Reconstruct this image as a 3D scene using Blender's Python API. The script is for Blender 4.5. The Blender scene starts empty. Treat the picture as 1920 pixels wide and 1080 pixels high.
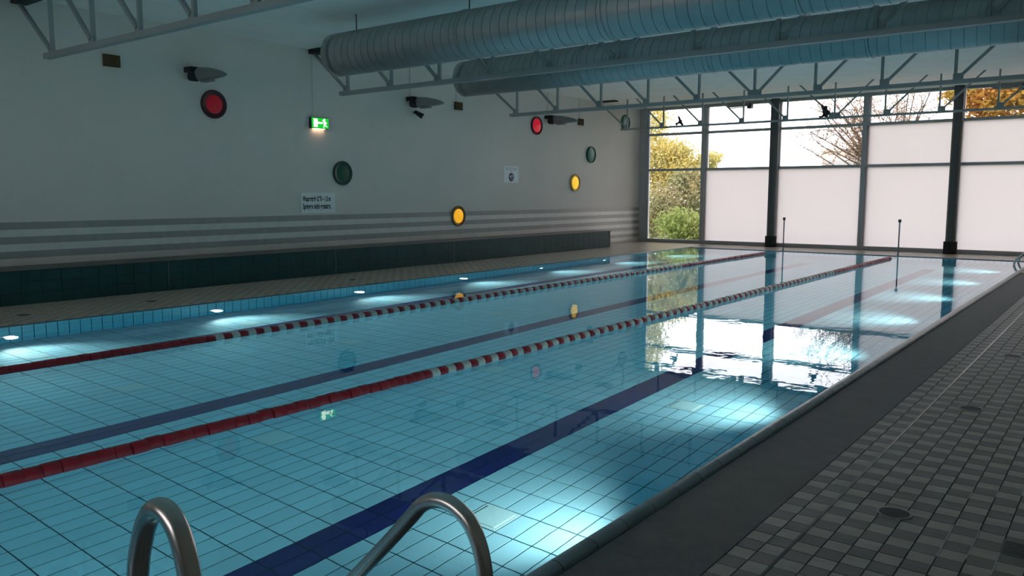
import bpy, bmesh, math, random
from mathutils import Vector, Matrix
random.seed(7)
sc = bpy.context.scene
C = bpy.context.collection

# ------------------------------------------------------------------ camera
H = 1.43
F_PX, PITCH, YAW = 1520.0, math.radians(6.545), math.radians(37.571)
fw = Vector((-math.sin(YAW)*math.cos(PITCH), math.cos(YAW)*math.cos(PITCH), -math.sin(PITCH)))
rt = Vector((math.cos(YAW), math.sin(YAW), 0))
up = rt.cross(fw)
cd = bpy.data.cameras.new('camera')
cam = bpy.data.objects.new('camera', cd); C.objects.link(cam)
cam.matrix_world = Matrix(((rt.x, up.x, -fw.x, 0), (rt.y, up.y, -fw.y, 0), (rt.z, up.z, -fw.z, H), (0, 0, 0, 1)))
cd.sensor_fit = 'HORIZONTAL'; cd.sensor_width = 36; cd.lens = 36*F_PX/1920; cd.clip_start = 0.05; cd.clip_end = 300
sc.camera = cam

# ------------------------------------------------------------------ sky and exposure
w = bpy.data.worlds.new('overcast_sky'); sc.world = w; w.use_nodes = True
bg = w.node_tree.nodes['Background']
bg.inputs[0].default_value = (1.0, 0.955, 0.965, 1); bg.inputs[1].default_value = 3.6
sc.view_settings.view_transform = 'Standard'; sc.view_settings.look = 'None'
sc.view_settings.gamma = 1; sc.view_settings.use_curve_mapping = False
sc.view_settings.exposure = 0.15
sc.cycles.max_bounces = 8; sc.cycles.diffuse_bounces = 4; sc.cycles.glossy_bounces = 4
sc.cycles.transmission_bounces = 6; sc.cycles.transparent_max_bounces = 8; sc.cycles.volume_bounces = 0
sc.cycles.adaptive_threshold = 0.12
sc.cycles.sample_clamp_indirect = 4
LAMP_POWER = 126.0      # each underwater lamp

# ------------------------------------------------------------------ materials
def new_mat(name):
    m = bpy.data.materials.new(name); m.use_nodes = True
    return m, m.node_tree.nodes, m.node_tree.links
def pmat(name, col, rough=0.5, metal=0.0, spec=0.5, var=0.0, vscale=3.0, bump=0.0, bscale=60.0, coat=0.0):
    m, n, l = new_mat(name); b = n['Principled BSDF']
    b.inputs['Base Color'].default_value = (*col, 1); b.inputs['Roughness'].default_value = rough
    b.inputs['Metallic'].default_value = metal; b.inputs['Specular IOR Level'].default_value = spec
    b.inputs['Coat Weight'].default_value = coat
    if var or bump:
        g = n.new('ShaderNodeNewGeometry')
    if var:
        t = n.new('ShaderNodeTexNoise'); t.inputs['Scale'].default_value = vscale; t.inputs['Detail'].default_value = 4
        l.new(g.outputs['Position'], t.inputs['Vector'])
        r = n.new('ShaderNodeMapRange'); r.inputs['From Min'].default_value = 0.25; r.inputs['From Max'].default_value = 0.75
        r.inputs['To Min'].default_value = 1-var; r.inputs['To Max'].default_value = 1+var
        l.new(t.outputs['Fac'], r.inputs['Value'])
        x = n.new('ShaderNodeMix'); x.data_type = 'RGBA'; x.blend_type = 'MULTIPLY'; x.inputs['Factor'].default_value = 1
        x.inputs['A'].default_value = (*col, 1); l.new(r.outputs['Result'], x.inputs['B'])
        l.new(x.outputs['Result'], b.inputs['Base Color'])
    if bump:
        t2 = n.new('ShaderNodeTexNoise'); t2.inputs['Scale'].default_value = bscale; t2.inputs['Detail'].default_value = 3
        l.new(g.outputs['Position'], t2.inputs['Vector'])
        bp = n.new('ShaderNodeBump'); bp.inputs['Strength'].default_value = bump; bp.inputs['Distance'].default_value = 0.01
        l.new(t2.outputs['Fac'], bp.inputs['Height']); l.new(bp.outputs['Normal'], b.inputs['Normal'])
    return m
def tile_mat(name, col, pitch, off, var=0.08, rough=0.25, rib=None, spec=0.5):
    """a glazed tile colour with a small shade change from tile to tile; rib = (axis, pitch) for fine grip ribs"""
    m, n, l = new_mat(name); b = n['Principled BSDF']; b.inputs['Roughness'].default_value = rough
    b.inputs['Specular IOR Level'].default_value = spec
    g = n.new('ShaderNodeNewGeometry')
    a = n.new('ShaderNodeVectorMath'); a.operation = 'SUBTRACT'; a.inputs[1].default_value = off; l.new(g.outputs['Position'], a.inputs[0])
    d = n.new('ShaderNodeVectorMath'); d.operation = 'DIVIDE'; d.inputs[1].default_value = pitch; l.new(a.outputs[0], d.inputs[0])
    fl = n.new('ShaderNodeVectorMath'); fl.operation = 'FLOOR'; l.new(d.outputs[0], fl.inputs[0])
    wn = n.new('ShaderNodeTexWhiteNoise'); l.new(fl.outputs[0], wn.inputs['Vector'])
    r = n.new('ShaderNodeMapRange'); r.inputs['To Min'].default_value = 1-var; r.inputs['To Max'].default_value = 1+var
    l.new(wn.outputs['Value'], r.inputs['Value'])
    x = n.new('ShaderNodeMix'); x.data_type = 'RGBA'; x.blend_type = 'MULTIPLY'; x.inputs['Factor'].default_value = 1
    x.inputs['A'].default_value = (*col, 1); l.new(r.outputs['Result'], x.inputs['B']); l.new(x.outputs['Result'], b.inputs['Base Color'])
    if rib:
        s = n.new('ShaderNodeSeparateXYZ'); l.new(g.outputs['Position'], s.inputs[0])
        mu = n.new('ShaderNodeMath'); mu.operation = 'MULTIPLY'; mu.inputs[1].default_value = 2*math.pi/rib[1]; l.new(s.outputs[rib[0]], mu.inputs[0])
        si = n.new('ShaderNodeMath'); si.operation = 'SINE'; l.new(mu.outputs[0], si.inputs[0])
        bp = n.new('ShaderNodeBump'); bp.inputs['Strength'].default_value = 0.3; bp.inputs['Distance'].default_value = 0.0015
        l.new(si.outputs[0], bp.inputs['Height']); l.new(bp.outputs['Normal'], b.inputs['Normal'])
    return m
def emat(name, col, s):
    m, n, l = new_mat(name); n.remove(n['Principled BSDF']); e = n.new('ShaderNodeEmission')
    e.inputs[0].default_value = (*col, 1); e.inputs[1].default_value = s
    l.new(e.outputs[0], n['Material Output'].inputs[0]); m.cycles.emission_sampling = 'NONE'; return m

TX, TY = 0.126, 0.252            # pool tiles
TX0, TY0 = -2.307, 0.056
DT = 0.0975                      # deck tiles
M = {}
M['plaster'] = pmat('white_plaster', (0.69, 0.635, 0.59), 0.85, var=0.04, vscale=1.2, bump=0.15, bscale=90)
M['dark_plaster'] = pmat('grey_plaster', (0.80, 0.79, 0.76), 0.85, var=0.05)
M['brown_plaster'] = pmat('warm_dark_wall', (0.42, 0.36, 0.30), 0.85, var=0.05)
M['ceiling'] = pmat('white_ceiling_board', (0.94, 0.905, 0.86), 0.8, var=0.04, vscale=2.0)
M['stripe'] = tile_mat('grey_wall_tile', (0.315, 0.295, 0.28), (0.1, 0.1, 0.1), (0, 0.003, 0.04), 0.05, 0.4)
M['pale_stripe'] = tile_mat('white_wall_tile', (0.66, 0.625, 0.585), (0.1, 0.1, 0.1), (0, 0.003, 0.04), 0.04, 0.4)
M['pool_tile'] = tile_mat('light_blue_pool_tile', (0.53, 0.74, 0.80), (TX, TY, 0.126), (TX0, TY0, 0), 0.06, 0.35)
M['pool_navy'] = tile_mat('navy_pool_tile', (0.018, 0.012, 0.13), (TX, TY, 0.126), (TX0, TY0, 0), 0.15, 0.35)
M['grout'] = pmat('dark_teal_grout', (0.012, 0.065, 0.085), 0.9)
M['inlet'] = pmat('pale_inlet_plate', (0.68, 0.76, 0.74), 0.5)
M['coping'] = pmat('blue_grey_coping', (0.23, 0.30, 0.34), 0.3, var=0.12, vscale=6)
M['grating'] = pmat('dark_grey_grating', (0.17, 0.165, 0.18), 0.6, var=0.1, vscale=8)
M['deck_light'] = tile_mat('light_ribbed_deck_tile', (0.335, 0.315, 0.275), (DT, DT, 1), (-1.035, 0.02, -0.5), 0.10, 0.48, ('Y', 0.012), spec=0.4)
M['deck_dark'] = tile_mat('dark_ribbed_deck_tile', (0.145, 0.144, 0.136), (DT, DT, 1), (-1.035, 0.02, -0.5), 0.12, 0.48, ('Y', 0.012), spec=0.4)
M['deck_grout'] = pmat('dark_deck_grout', (0.06, 0.06, 0.058), 0.9)
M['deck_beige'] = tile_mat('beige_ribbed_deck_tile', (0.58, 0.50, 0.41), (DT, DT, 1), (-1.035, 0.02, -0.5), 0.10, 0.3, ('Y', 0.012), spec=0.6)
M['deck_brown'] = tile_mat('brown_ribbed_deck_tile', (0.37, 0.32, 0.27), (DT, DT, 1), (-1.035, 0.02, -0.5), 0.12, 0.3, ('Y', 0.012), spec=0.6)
M['joint'] = pmat('grey_silicone_joint', (0.045, 0.045, 0.043), 0.25)
M['lime'] = pmat('pale_lime_deposit', (0.5, 0.49, 0.45), 0.8)
M['bench_tile'] = tile_mat('dark_green_bench_tile', (0.020, 0.068, 0.070), (0.25, 0.252, 0.15), (0, 0, 0), 0.10, 0.4, spec=0.25)
M['bench_grout'] = pmat('green_grey_grout', (0.07, 0.10, 0.10), 0.8)
M['bench_pale'] = pmat('pale_expansion_joint', (0.16, 0.19, 0.19), 0.6)
M['bench_top'] = pmat('dark_bench_top', (0.02, 0.028, 0.028), 0.3)
M['steel'] = pmat('galvanised_duct', (0.42, 0.43, 0.43), 0.42, metal=0.85, var=0.08, vscale=4)
M['truss'] = pmat('grey_painted_truss', (0.33, 0.35, 0.35), 0.5, metal=0.2)
M['black'] = pmat('matt_black', (0.01, 0.01, 0.011), 0.6)
M['dark'] = pmat('dark_grey_paint', (0.045, 0.047, 0.052), 0.5)
M['frame'] = pmat('grey_window_frame', (0.42, 0.42, 0.43), 0.45)
M['frame_pale'] = pmat('pale_window_frame', (0.55, 0.55, 0.58), 0.45)
M['column'] = pmat('charcoal_column', (0.085, 0.087, 0.09), 0.5)
M['chrome'] = pmat('polished_steel_tube', (0.60, 0.57, 0.55), 0.27, metal=1.0)
M['pole'] = pmat('grey_pole', (0.25, 0.25, 0.26), 0.4, metal=0.5)
M['red'] = pmat('red_plastic_float', (0.27, 0.008, 0.018), 0.35)
M['white'] = pmat('white_plastic_float', (0.47, 0.45, 0.42), 0.4)
M['rope'] = pmat('grey_cable', (0.3, 0.3, 0.3), 0.6)
M['lamp_body'] = pmat('dark_lamp_housing', (0.24, 0.25, 0.25), 0.4, metal=0.3)
M['brown'] = pmat('brown_speaker_cloth', (0.10, 0.062, 0.022), 0.8)
M['paper'] = pmat('white_paper', (0.80, 0.82, 0.86), 0.6)
M['signplate'] = pmat('white_sign_plate', (0.80, 0.82, 0.81), 0.45)
M['ink'] = pmat('black_ink', (0.012, 0.014, 0.016), 0.6)
M['blue_ink'] = pmat('navy_ink', (0.02, 0.03, 0.075), 0.6)
M['grey_ink'] = pmat('grey_ink', (0.32, 0.33, 0.36), 0.6)
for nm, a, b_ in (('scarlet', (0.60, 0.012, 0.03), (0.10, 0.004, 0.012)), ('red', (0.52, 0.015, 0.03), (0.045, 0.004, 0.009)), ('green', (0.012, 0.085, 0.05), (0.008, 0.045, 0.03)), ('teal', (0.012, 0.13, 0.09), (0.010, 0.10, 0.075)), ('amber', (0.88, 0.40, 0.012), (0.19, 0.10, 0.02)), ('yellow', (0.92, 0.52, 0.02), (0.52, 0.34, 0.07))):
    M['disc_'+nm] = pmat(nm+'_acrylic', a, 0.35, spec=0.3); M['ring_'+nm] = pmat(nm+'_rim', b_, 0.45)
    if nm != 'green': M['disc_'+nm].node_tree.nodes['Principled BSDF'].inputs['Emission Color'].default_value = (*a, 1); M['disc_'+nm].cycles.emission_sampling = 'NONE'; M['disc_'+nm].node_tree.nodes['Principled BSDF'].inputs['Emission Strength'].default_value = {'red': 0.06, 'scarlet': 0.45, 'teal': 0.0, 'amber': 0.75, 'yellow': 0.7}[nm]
M['lens'] = emat('lamp_lens_glow', (0.93, 0.97, 1.0), 14)
M['exit_green'] = emat('exit_sign_green', (0.008, 0.42, 0.03), 1.3)
M['exit_white'] = emat('exit_sign_white', (0.85, 1.0, 0.75), 2.2)
M['grass'] = pmat('lawn', (0.14, 0.17, 0.06), 0.9, var=0.3, vscale=2)
M['paving'] = pmat('pale_paving', (0.55, 0.54, 0.52), 0.9, var=0.05)
M['bark'] = pmat('tree_bark', (0.12, 0.095, 0.075), 0.9)
M['facade'] = pmat('beige_facade', (0.62, 0.53, 0.47), 0.9)
M['facade_grey'] = pmat('grey_facade', (0.42, 0.42, 0.44), 0.9)
M['yellow_mark'] = pmat('yellow_mark', (0.32, 0.28, 0.05), 0.5)

def leaf_mat(name, col, var, spread):
    m, n, l = new_mat(name); b = n['Principled BSDF']; b.inputs['Roughness'].default_value = 0.7
    g = n.new('ShaderNodeNewGeometry')
    t = n.new('ShaderNodeTexNoise'); t.inputs['Scale'].default_value = 1.1; t.inputs['Detail'].default_value = 2
    l.new(g.outputs['Position'], t.inputs['Vector'])
    r = n.new('ShaderNodeValToRGB'); r.color_ramp.elements[0].color = (*col, 1); r.color_ramp.elements[1].color = (*spread, 1)
    r.color_ramp.elements[0].position = 0.35; r.color_ramp.elements[1].position = 0.65
    l.new(t.outputs['Fac'], r.inputs['Fac'])
    l.new(r.outputs[0], b.inputs['Base Color'])
    tr = n.new('ShaderNodeBsdfTranslucent'); l.new(r.outputs[0], tr.inputs[0])
    mx = n.new('ShaderNodeMixShader'); mx.inputs[0].default_value = 0.45
    l.new(b.outputs[0], mx.inputs[1]); l.new(tr.outputs[0], mx.inputs[2]); l.new(mx.outputs[0], n['Material Output'].inputs[0])
    return m
M['leaf_yellow'] = leaf_mat('yellow_green_leaves', (0.64, 0.53, 0.17), 0, (0.52, 0.50, 0.19))
M['leaf_green'] = leaf_mat('fresh_green_leaves', (0.26, 0.36, 0.09), 0, (0.36, 0.40, 0.14))
M['leaf_grey'] = leaf_mat('grey_green_leaves', (0.34, 0.37, 0.20), 0, (0.46, 0.41, 0.22))
M['leaf_brown'] = leaf_mat('pale_brown_leaves', (0.38, 0.24, 0.15), 0, (0.44, 0.30, 0.20))
M['leaf_orange'] = leaf_mat('autumn_leaves', (0.48, 0.22, 0.04), 0, (0.40, 0.34, 0.05))

# clear and frosted glass, water
def glass_clear():
    m, n, l = new_mat('clear_window_glass'); n.remove(n['Principled BSDF'])
    t = n.new('ShaderNodeBsdfTransparent'); t.inputs[0].default_value = (0.96, 0.96, 0.97, 1)
    g = n.new('ShaderNodeBsdfGlossy'); g.inputs['Roughness'].default_value = 0.0
    f = n.new('ShaderNodeFresnel'); f.inputs[0].default_value = 1.45
    x = n.new('ShaderNodeMixShader'); l.new(f.outputs[0], x.inputs[0]); l.new(t.outputs[0], x.inputs[1]); l.new(g.outputs[0], x.inputs[2])
    l.new(x.outputs[0], n['Material Output'].inputs[0]); return m
def glass_frosted():
    m, n, l = new_mat('frosted_window_film'); n.remove(n['Principled BSDF'])
    t = n.new('ShaderNodeBsdfTranslucent'); t.inputs[0].default_value = (0.745, 0.725, 0.735, 1)
    g = n.new('ShaderNodeBsdfGlossy'); g.inputs['Roughness'].default_value = 0.25
    f = n.new('ShaderNodeFresnel'); f.inputs[0].default_value = 1.3
    x = n.new('ShaderNodeMixShader'); l.new(f.outputs[0], x.inputs[0]); l.new(t.outputs[0], x.inputs[1]); l.new(g.outputs[0], x.inputs[2])
    l.new(x.outputs[0], n['Material Output'].inputs[0]); return m
def water():
    m, n, l = new_mat('pool_water_surface'); n.remove(n['Principled BSDF'])
    b = n.new('ShaderNodeBsdfGlass'); b.inputs['Roughness'].default_value = 0.0; b.inputs['IOR'].default_value = 1.333
    b.inputs['Color'].default_value = (0.95, 0.99, 1.0, 1)
    g = n.new('ShaderNodeNewGeometry')
    t = n.new('ShaderNodeTexNoise'); t.inputs['Scale'].default_value = 2.2; t.inputs['Detail'].default_value = 3; t.inputs['Roughness'].default_value = 0.55
    l.new(g.outputs['Position'], t.inputs['Vector'])
    bp = n.new('ShaderNodeBump'); bp.inputs['Strength'].default_value = 0.10; bp.inputs['Distance'].default_value = 0.012
    l.new(t.outputs['Fac'], bp.inputs['Height']); l.new(bp.outputs['Normal'], b.inputs['Normal'])
    l.new(b.outputs[0], n['Material Output'].inputs[0])
    va = n.new('ShaderNodeVolumeAbsorption'); va.inputs['Color'].default_value = (0.0, 0.785, 0.94, 1); va.inputs['Density'].default_value = 0.30
    l.new(va.outputs[0], n['Material Output'].inputs['Volume']); return m
M['glass'] = glass_clear(); M['frost'] = glass_frosted(); M['water'] = water()

# ------------------------------------------------------------------ mesh helpers
class MB:
    def __init__(s): s.v = []; s.f = []; s.m = []
    def face(s, pts, mi=0):
        i = len(s.v); s.v += [tuple(p) for p in pts]; s.f.append(tuple(range(i, i+len(pts)))); s.m.append(mi); return s
    def box(s, a, b, mi=0, bottom=True):
        x0, y0, z0 = a; x1, y1, z1 = b; i = len(s.v)
        s.v += [(x0,y0,z0),(x1,y0,z0),(x1,y1,z0),(x0,y1,z0),(x0,y0,z1),(x1,y0,z1),(x1,y1,z1),(x0,y1,z1)]
        fs = [(4,5,6,7),(0,1,5,4),(1,2,6,5),(2,3,7,6),(3,0,4,7)] + ([(3,2,1,0)] if bottom else [])
        s.f += [tuple(i+k for k in f) for f in fs]; s.m += [mi]*len(fs); return s
    def bar(s, a, b, wy, wz, mi=0, upv=(0, 1, 0)):
        """rectangular bar from a to b; wy wide along upv, wz the other way"""
        a = Vector(a); b = Vector(b); d = (b-a).normalized(); u = Vector(upv); u = (u-d*u.dot(d)).normalized(); v = d.cross(u)
        i = len(s.v)
        for p in (a, b):
            for su, sv in ((-1,-1),(1,-1),(1,1),(-1,1)): s.v.append(tuple(p+u*su*wy/2+v*sv*wz/2))
        fs = [(0,1,5,4),(1,2,6,5),(2,3,7,6),(3,0,4,7),(3,2,1,0),(4,5,6,7)]
        s.f += [tuple(i+k for k in f) for f in fs]; s.m += [mi]*6; return s
    def tube(s, pts, r, n=12, mi=0, closed=False, caps=True):
        pts = [Vector(p) for p in pts]; rs = r if isinstance(r, (list, tuple)) else [r]*len(pts)
        i0 = len(s.v); N = len(pts); u = None
        for k, p in enumerate(pts):
            if closed: d = pts[(k+1) % N]-pts[k-1]
            else: d = pts[min(k+1, N-1)]-pts[max(k-1, 0)]
            d.normalize()
            if u is None:
                u = d.orthogonal().normalized()
            u = (u-d*u.dot(d)).normalized(); v = d.cross(u)
            for j in range(n):
                a = 2*math.pi*j/n; s.v.append(tuple(p+(u*math.cos(a)+v*math.sin(a))*rs[k]))
        for k in range(N if closed else N-1):
            k2 = (k+1) % N
            for j in range(n):
                j2 = (j+1) % n
                s.f.append((i0+k*n+j, i0+k*n+j2, i0+k2*n+j2, i0+k2*n+j)); s.m.append(mi)
        if caps and not closed:
            s.f.append(tuple(i0+j for j in reversed(range(n)))); s.m.append(mi)
            s.f.append(tuple(i0+(N-1)*n+j for j in range(n))); s.m.append(mi)
        return s
    def lathe(s, prof, axis='z', n=24, o=(0, 0, 0), mi=0):
        """prof = [(radius, height)], turned about axis through o; ends closed when radius is 0"""
        i0 = len(s.v); o = Vector(o)
        for r, h in prof:
            for j in range(n):
                a = 2*math.pi*j/n; c, q = r*math.cos(a), r*math.sin(a)
                s.v.append(tuple(o+(Vector((c, q, h)) if axis == 'z' else Vector((h, c, q)) if axis == 'x' else Vector((q, h, c)))))
        for k in range(len(prof)-1):
            for j in range(n):
                j2 = (j+1) % n; s.f.append((i0+k*n+j, i0+k*n+j2, i0+(k+1)*n+j2, i0+(k+1)*n+j)); s.m.append(mi)
        return s
    def extrude(s, poly, d, mi=0):
        """polygon (list of 3-D points) pushed along d"""
        n = len(poly); i = len(s.v); d = Vector(d); s.v += [tuple(p) for p in poly]; s.v += [tuple(Vector(p)+d) for p in poly]
        s.f.append(tuple(i+k for k in reversed(range(n)))); s.f.append(tuple(i+n+k for k in range(n))); s.m += [mi, mi]
        for k in range(n):
            k2 = (k+1) % n; s.f.append((i+k, i+k2, i+n+k2, i+n+k)); s.m.append(mi)
        return s
    def mesh(s, name, mats, smooth=False, fix=True):
        me = bpy.data.meshes.new(name); me.from_pydata(s.v, [], s.f)
        for m in (mats if isinstance(mats, (list, tuple)) else [mats]): me.materials.append(m)
        me.polygons.foreach_set('material_index', s.m)
        if fix and len(s.f) < 40000:
            bm = bmesh.new(); bm.from_mesh(me); bmesh.ops.recalc_face_normals(bm, faces=bm.faces); bm.to_mesh(me); bm.free()
        if smooth:
            me.polygons.foreach_set('use_smooth', [True]*len(me.polygons))
            try: me.set_sharp_from_angle(angle=math.radians(40))
            except Exception: pass
        me.update(); return me
    def build(s, name, mats, parent=None, smooth=False, loc=None, fix=True):
        return put(name, s.mesh(name, mats, smooth, fix), parent, loc)
def put(name, me, parent=None, loc=None):
    o = bpy.data.objects.new(name, me); C.objects.link(o)
    if loc is not None: o.location = loc
    if parent: o.parent = parent
    return o
def tag(o, label=None, cat=None, group=None, kind=None):
    if label: o['label'] = label
    if cat: o['category'] = cat
    if group: o['group'] = group
    if kind: o['kind'] = kind
    return o
def empty(name, loc=(0, 0, 0), rz=0):
    o = bpy.data.objects.new(name, None); C.objects.link(o); o.location = loc; o.rotation_euler = (0, 0, rz); o.empty_display_size = 0.1; return o
def structure(o): o['kind'] = 'structure'; return o
def proj(p):
    q = Vector(p)-Vector((0, 0, H)); d = q.dot(fw)
    return (960+F_PX*q.dot(rt)/d, 540-F_PX*q.dot(up)/d, d) if d > 0.1 else (-9999, -9999, 1e9)
def in_view(p, mg=25):
    x, y, d = proj(p); return -mg < x < 1920+mg and -mg < y < 1080+mg
def text(name, body, size, mat, M4, parent, xs=1.0, align='LEFT', depth=0.0015, bold=0.0):
    cu = bpy.data.curves.new(name, 'FONT'); cu.body = body; cu.size = size; cu.align_x = align; cu.extrude = depth; cu.offset = bold
    t = bpy.data.objects.new('text_tmp', cu); C.objects.link(t)
    bpy.context.view_layer.update()
    me = bpy.data.meshes.new_from_object(t.evaluated_get(bpy.context.evaluated_depsgraph_get()))
    bpy.data.objects.remove(t); bpy.data.curves.remove(cu)
    me.name = name; me.materials.clear(); me.materials.append(mat)
    me.transform(M4 @ Matrix.Diagonal((xs, 1, 1, 1)))
    return put(name, me, parent)
def wallM(y, z, x):   # text plane on the left wall: reads towards +y, faces +x
    return Matrix(((0, 0, 1, x), (1, 0, 0, y), (0, 1, 0, z), (0, 0, 0, 1)))

# ------------------------------------------------------------------ hall dimensions
XL, XR = -12.27, 0.70            # side walls
YN, YF = -6.0, 22.4              # near wall, window wall
PXL, PXR = -9.69, -1.735         # pool edges
PYN, PYF = -4.3, 20.58
DEPTH = 1.0
def ceil_z(y): return 4.125-0.0045*y

# ------------------------------------------------------------------ structure: walls, ceiling
structure(MB().box((XL-0.3, YN-0.3, -1.3), (XL, YF+0.4, 4.6)).build('wall_left', M['plaster']))
structure(MB().box((XR, YN-0.3, -1.3), (XR+0.3, YF+0.4, 4.6)).build('wall_right', M['brown_plaster']))
structure(MB().box((XL, YN-0.3, -1.3), (XR, YN, 1.9)).box((XL, YN-0.3, 3.85), (XR, YN, 4.6)).box((-1.5, YN-0.3, 1.9), (XR, YN, 3.85)).build('wall_back', M['dark_plaster']))
for k in range(5):     # unseen high windows added to the back wall to brighten the near hall
    fill_window = structure(empty('window_%d' % (7+k), (XL+1.08+2.154*k, YN-0.15, 0)))
    for a_, b_ in (((-1.077, -0.06, 1.9), (1.077, 0.06, 1.98)), ((-1.077, -0.06, 3.77), (1.077, 0.06, 3.85))): MB().box(a_, b_).build('transom', M['frame'], fill_window)
    for xx in (-1.077, 1.017): MB().box((xx, -0.06, 1.98), (xx+0.06, 0.06, 3.77)).build('frame_post', M['frame'], fill_window)
    MB().box((-1.017, -0.004, 1.98), (1.017, 0.004, 3.77)).build('clear_pane', M['glass'], fill_window)
ceiling = structure(MB().face([(XL, YN, ceil_z(YN)+0.03), (XR, YN, ceil_z(YN)+0.03), (XR, YF+0.3, ceil_z(YF+.3)+0.03), (XL, YF+0.3, ceil_z(YF+.3)+0.03)])
    .face([(XL, YN, ceil_z(YN)+0.25), (XL, YF+0.3, ceil_z(YF+.3)+0.25), (XR, YF+0.3, ceil_z(YF+.3)+0.25), (XR, YN, ceil_z(YN)+0.25)])
    .build('ceiling', M['ceiling'], fix=False))
nx = 10; pw = (XR-XL)/nx; ylen = 2.49
ys = [-5.05+ylen*k for k in range(12)]
for k, y0 in enumerate([YN]+ys[:-1]):
    y1 = ([YN]+ys)[k+1]; y1 = min(y1, YF+0.25)
    mb = MB()
    g = 0.004
    z0, z1 = ceil_z(y0), ceil_z(y1)
    x0, x1 = g/2, pw-g/2
    b = [(x0, y0+g/2, z0), (x1, y0+g/2, z0), (x1, y1-g/2, z1), (x0, y1-g/2, z1)]
    mb.extrude(b, (0, 0, 0.025)); me = mb.mesh('ceiling_panel', M['ceiling'])
    for i in range(nx): put('ceiling_panel', me, ceiling, (XL+i*pw, 0, 0))

# striped tile courses at the foot of the left wall (five grey, five pale)
for k in range(5):
    zt = 1.055-0.2*k
    structure(MB().box((XL, YN, zt-0.1), (XL+0.012, YF-0.02, zt)).build('trim_%d' % (2*k+1), M['stripe']))
    structure(MB().box((XL, YN, zt-0.2), (XL+0.011, YF-0.02, zt-0.1)).build('trim_%d' % (2*k+2), M['pale_stripe']))

# ------------------------------------------------------------------ deck floor
floor_ = structure(MB().box((PXR+0.08, YN, -0.9), (XR, YF+0.3, -0.006)).box((XL, YN, -0.9), (PXL-0.05, YF+0.3, -0.006))
    .box((PXL-0.05, PYF+0.06, -0.9), (PXR+0.08, YF+0.3, -0.006)).box((PXL-0.05, YN, -0.9), (PXR+0.08, PYN-0.06, -0.006)).build('floor', M['deck_grout']))
g = 0.005
tile_me = {k: MB().box((g/2, g/2, -0.006), (DT-g/2, DT-g/2, 0), bottom=False).mesh('floor_tile', M['deck_'+k], fix=False) for k in ('light', 'dark')}
cols = [(-1.216+0.0905*i, 0.0905) for i in range(2)] + [(-1.029+DT*i, DT) for i in range(18)]
cand = []; rest = MB()
rows = int((YF-YN)/DT)
drain_xy = [(-0.79, 3.85), (-0.80, 6.11), (-0.80, 8.37)]
for ci, (x0, wd) in enumerate(cols):
    for r in range(rows):
        y0 = YN+0.02+r*DT; kind = 'light' if (ci+r) % 2 == 0 else 'dark'
        p = (x0+wd/2, y0+DT/2, 0)
        vis = y0 > 1.0 and in_view(p)
        if vis: cand.append((proj(p)[2], ci, r, x0, y0, wd, kind))
        else:
            if x0+wd > XR: continue
            rest.box((x0+g/2, y0+g/2, -0.006), (x0+wd-g/2, y0+DT-g/2, 0), 0 if kind == 'light' else 1, bottom=False)
cand.sort()
for i, (d, ci, r, x0, y0, wd, kind) in enumerate(cand):
    if i < 300:
        o = put('floor_tile', tile_me[kind], floor_, (x0, y0, 0)); o.scale.x = wd/DT
    else:
        rest.box((x0+g/2, y0+g/2, -0.006), (x0+wd-g/2, y0+DT-g/2, 0), 0 if kind == 'light' else 1, bottom=False)
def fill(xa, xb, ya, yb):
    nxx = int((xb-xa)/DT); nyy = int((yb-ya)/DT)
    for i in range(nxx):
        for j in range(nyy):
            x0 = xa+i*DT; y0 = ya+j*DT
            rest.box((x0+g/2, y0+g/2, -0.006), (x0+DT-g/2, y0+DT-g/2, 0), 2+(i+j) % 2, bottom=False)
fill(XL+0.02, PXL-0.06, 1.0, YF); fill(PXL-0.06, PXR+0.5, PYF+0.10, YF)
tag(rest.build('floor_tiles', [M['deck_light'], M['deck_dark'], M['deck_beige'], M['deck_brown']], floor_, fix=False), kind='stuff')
MB().box((-1.041, 1.0, -0.006), (-1.029, YF, 0.001)).build('expansion_joint', M['joint'], floor_)
lj = MB()
def ry(r): return YN+0.02+r*DT
def cx_(i): return -1.029+DT*i
for (i, ra, rb) in ((5, 97, 101), (6, 97.5, 101), (7, 96.5, 100), (5, 105, 106), (6, 106, 107), (7, 107, 108)): lj.box((cx_(i)-0.0025, ry(ra), -0.004), (cx_(i)+0.0025, ry(rb), 0.0012))
lj.box((cx_(5), ry(101)-0.002, -0.004), (cx_(6), ry(101)+0.002, 0.0012))
lj.build('lime_deposit', M['lime'], floor_)

# ------------------------------------------------------------------ pool basin
bz = -DEPTH
basin = structure(MB().box((PXL-0.2, PYN-0.2, bz-0.2), (PXR+0.2, PYF+0.2, bz-0.005))
    .box((PXL-0.25, PYN-0.2, bz-0.005), (PXL-0.006, PYF+0.2, -0.03)).box((PXR+0.006, PYN-0.2, bz-0.005), (PXR+0.25, PYF+0.2, -0.03))
    .box((PXL-0.006, PYF+0.006, bz-0.005), (PXR+0.006, PYF+0.2, -0.03)).box((PXL-0.006, PYN-0.2, bz-0.005), (PXR+0.006, PYN-0.006, -0.03)).build('pool_basin', M['grout']))
g = 0.0095
pt = {k: MB().box((g/2, g/2, bz-0.005), (TX-g/2, TY-g/2, bz), bottom=False).mesh('floor_tile', M[k], fix=False) for k in ('pool_tile', 'pool_navy')}
lanes = (-9, -29, -49)
inlets = [(x, y) for x in (-2.81, -4.827, -6.843, -8.733) for y in (-1.5, 0.97, 3.49, 6.01, 8.53, 11.05, 13.57, 16.09)]
def snap(x, y): return (TX0+round((x-TX0)/TX)*TX, TY0+round((y-TY0)/TY)*TY)
inl = set()
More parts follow.
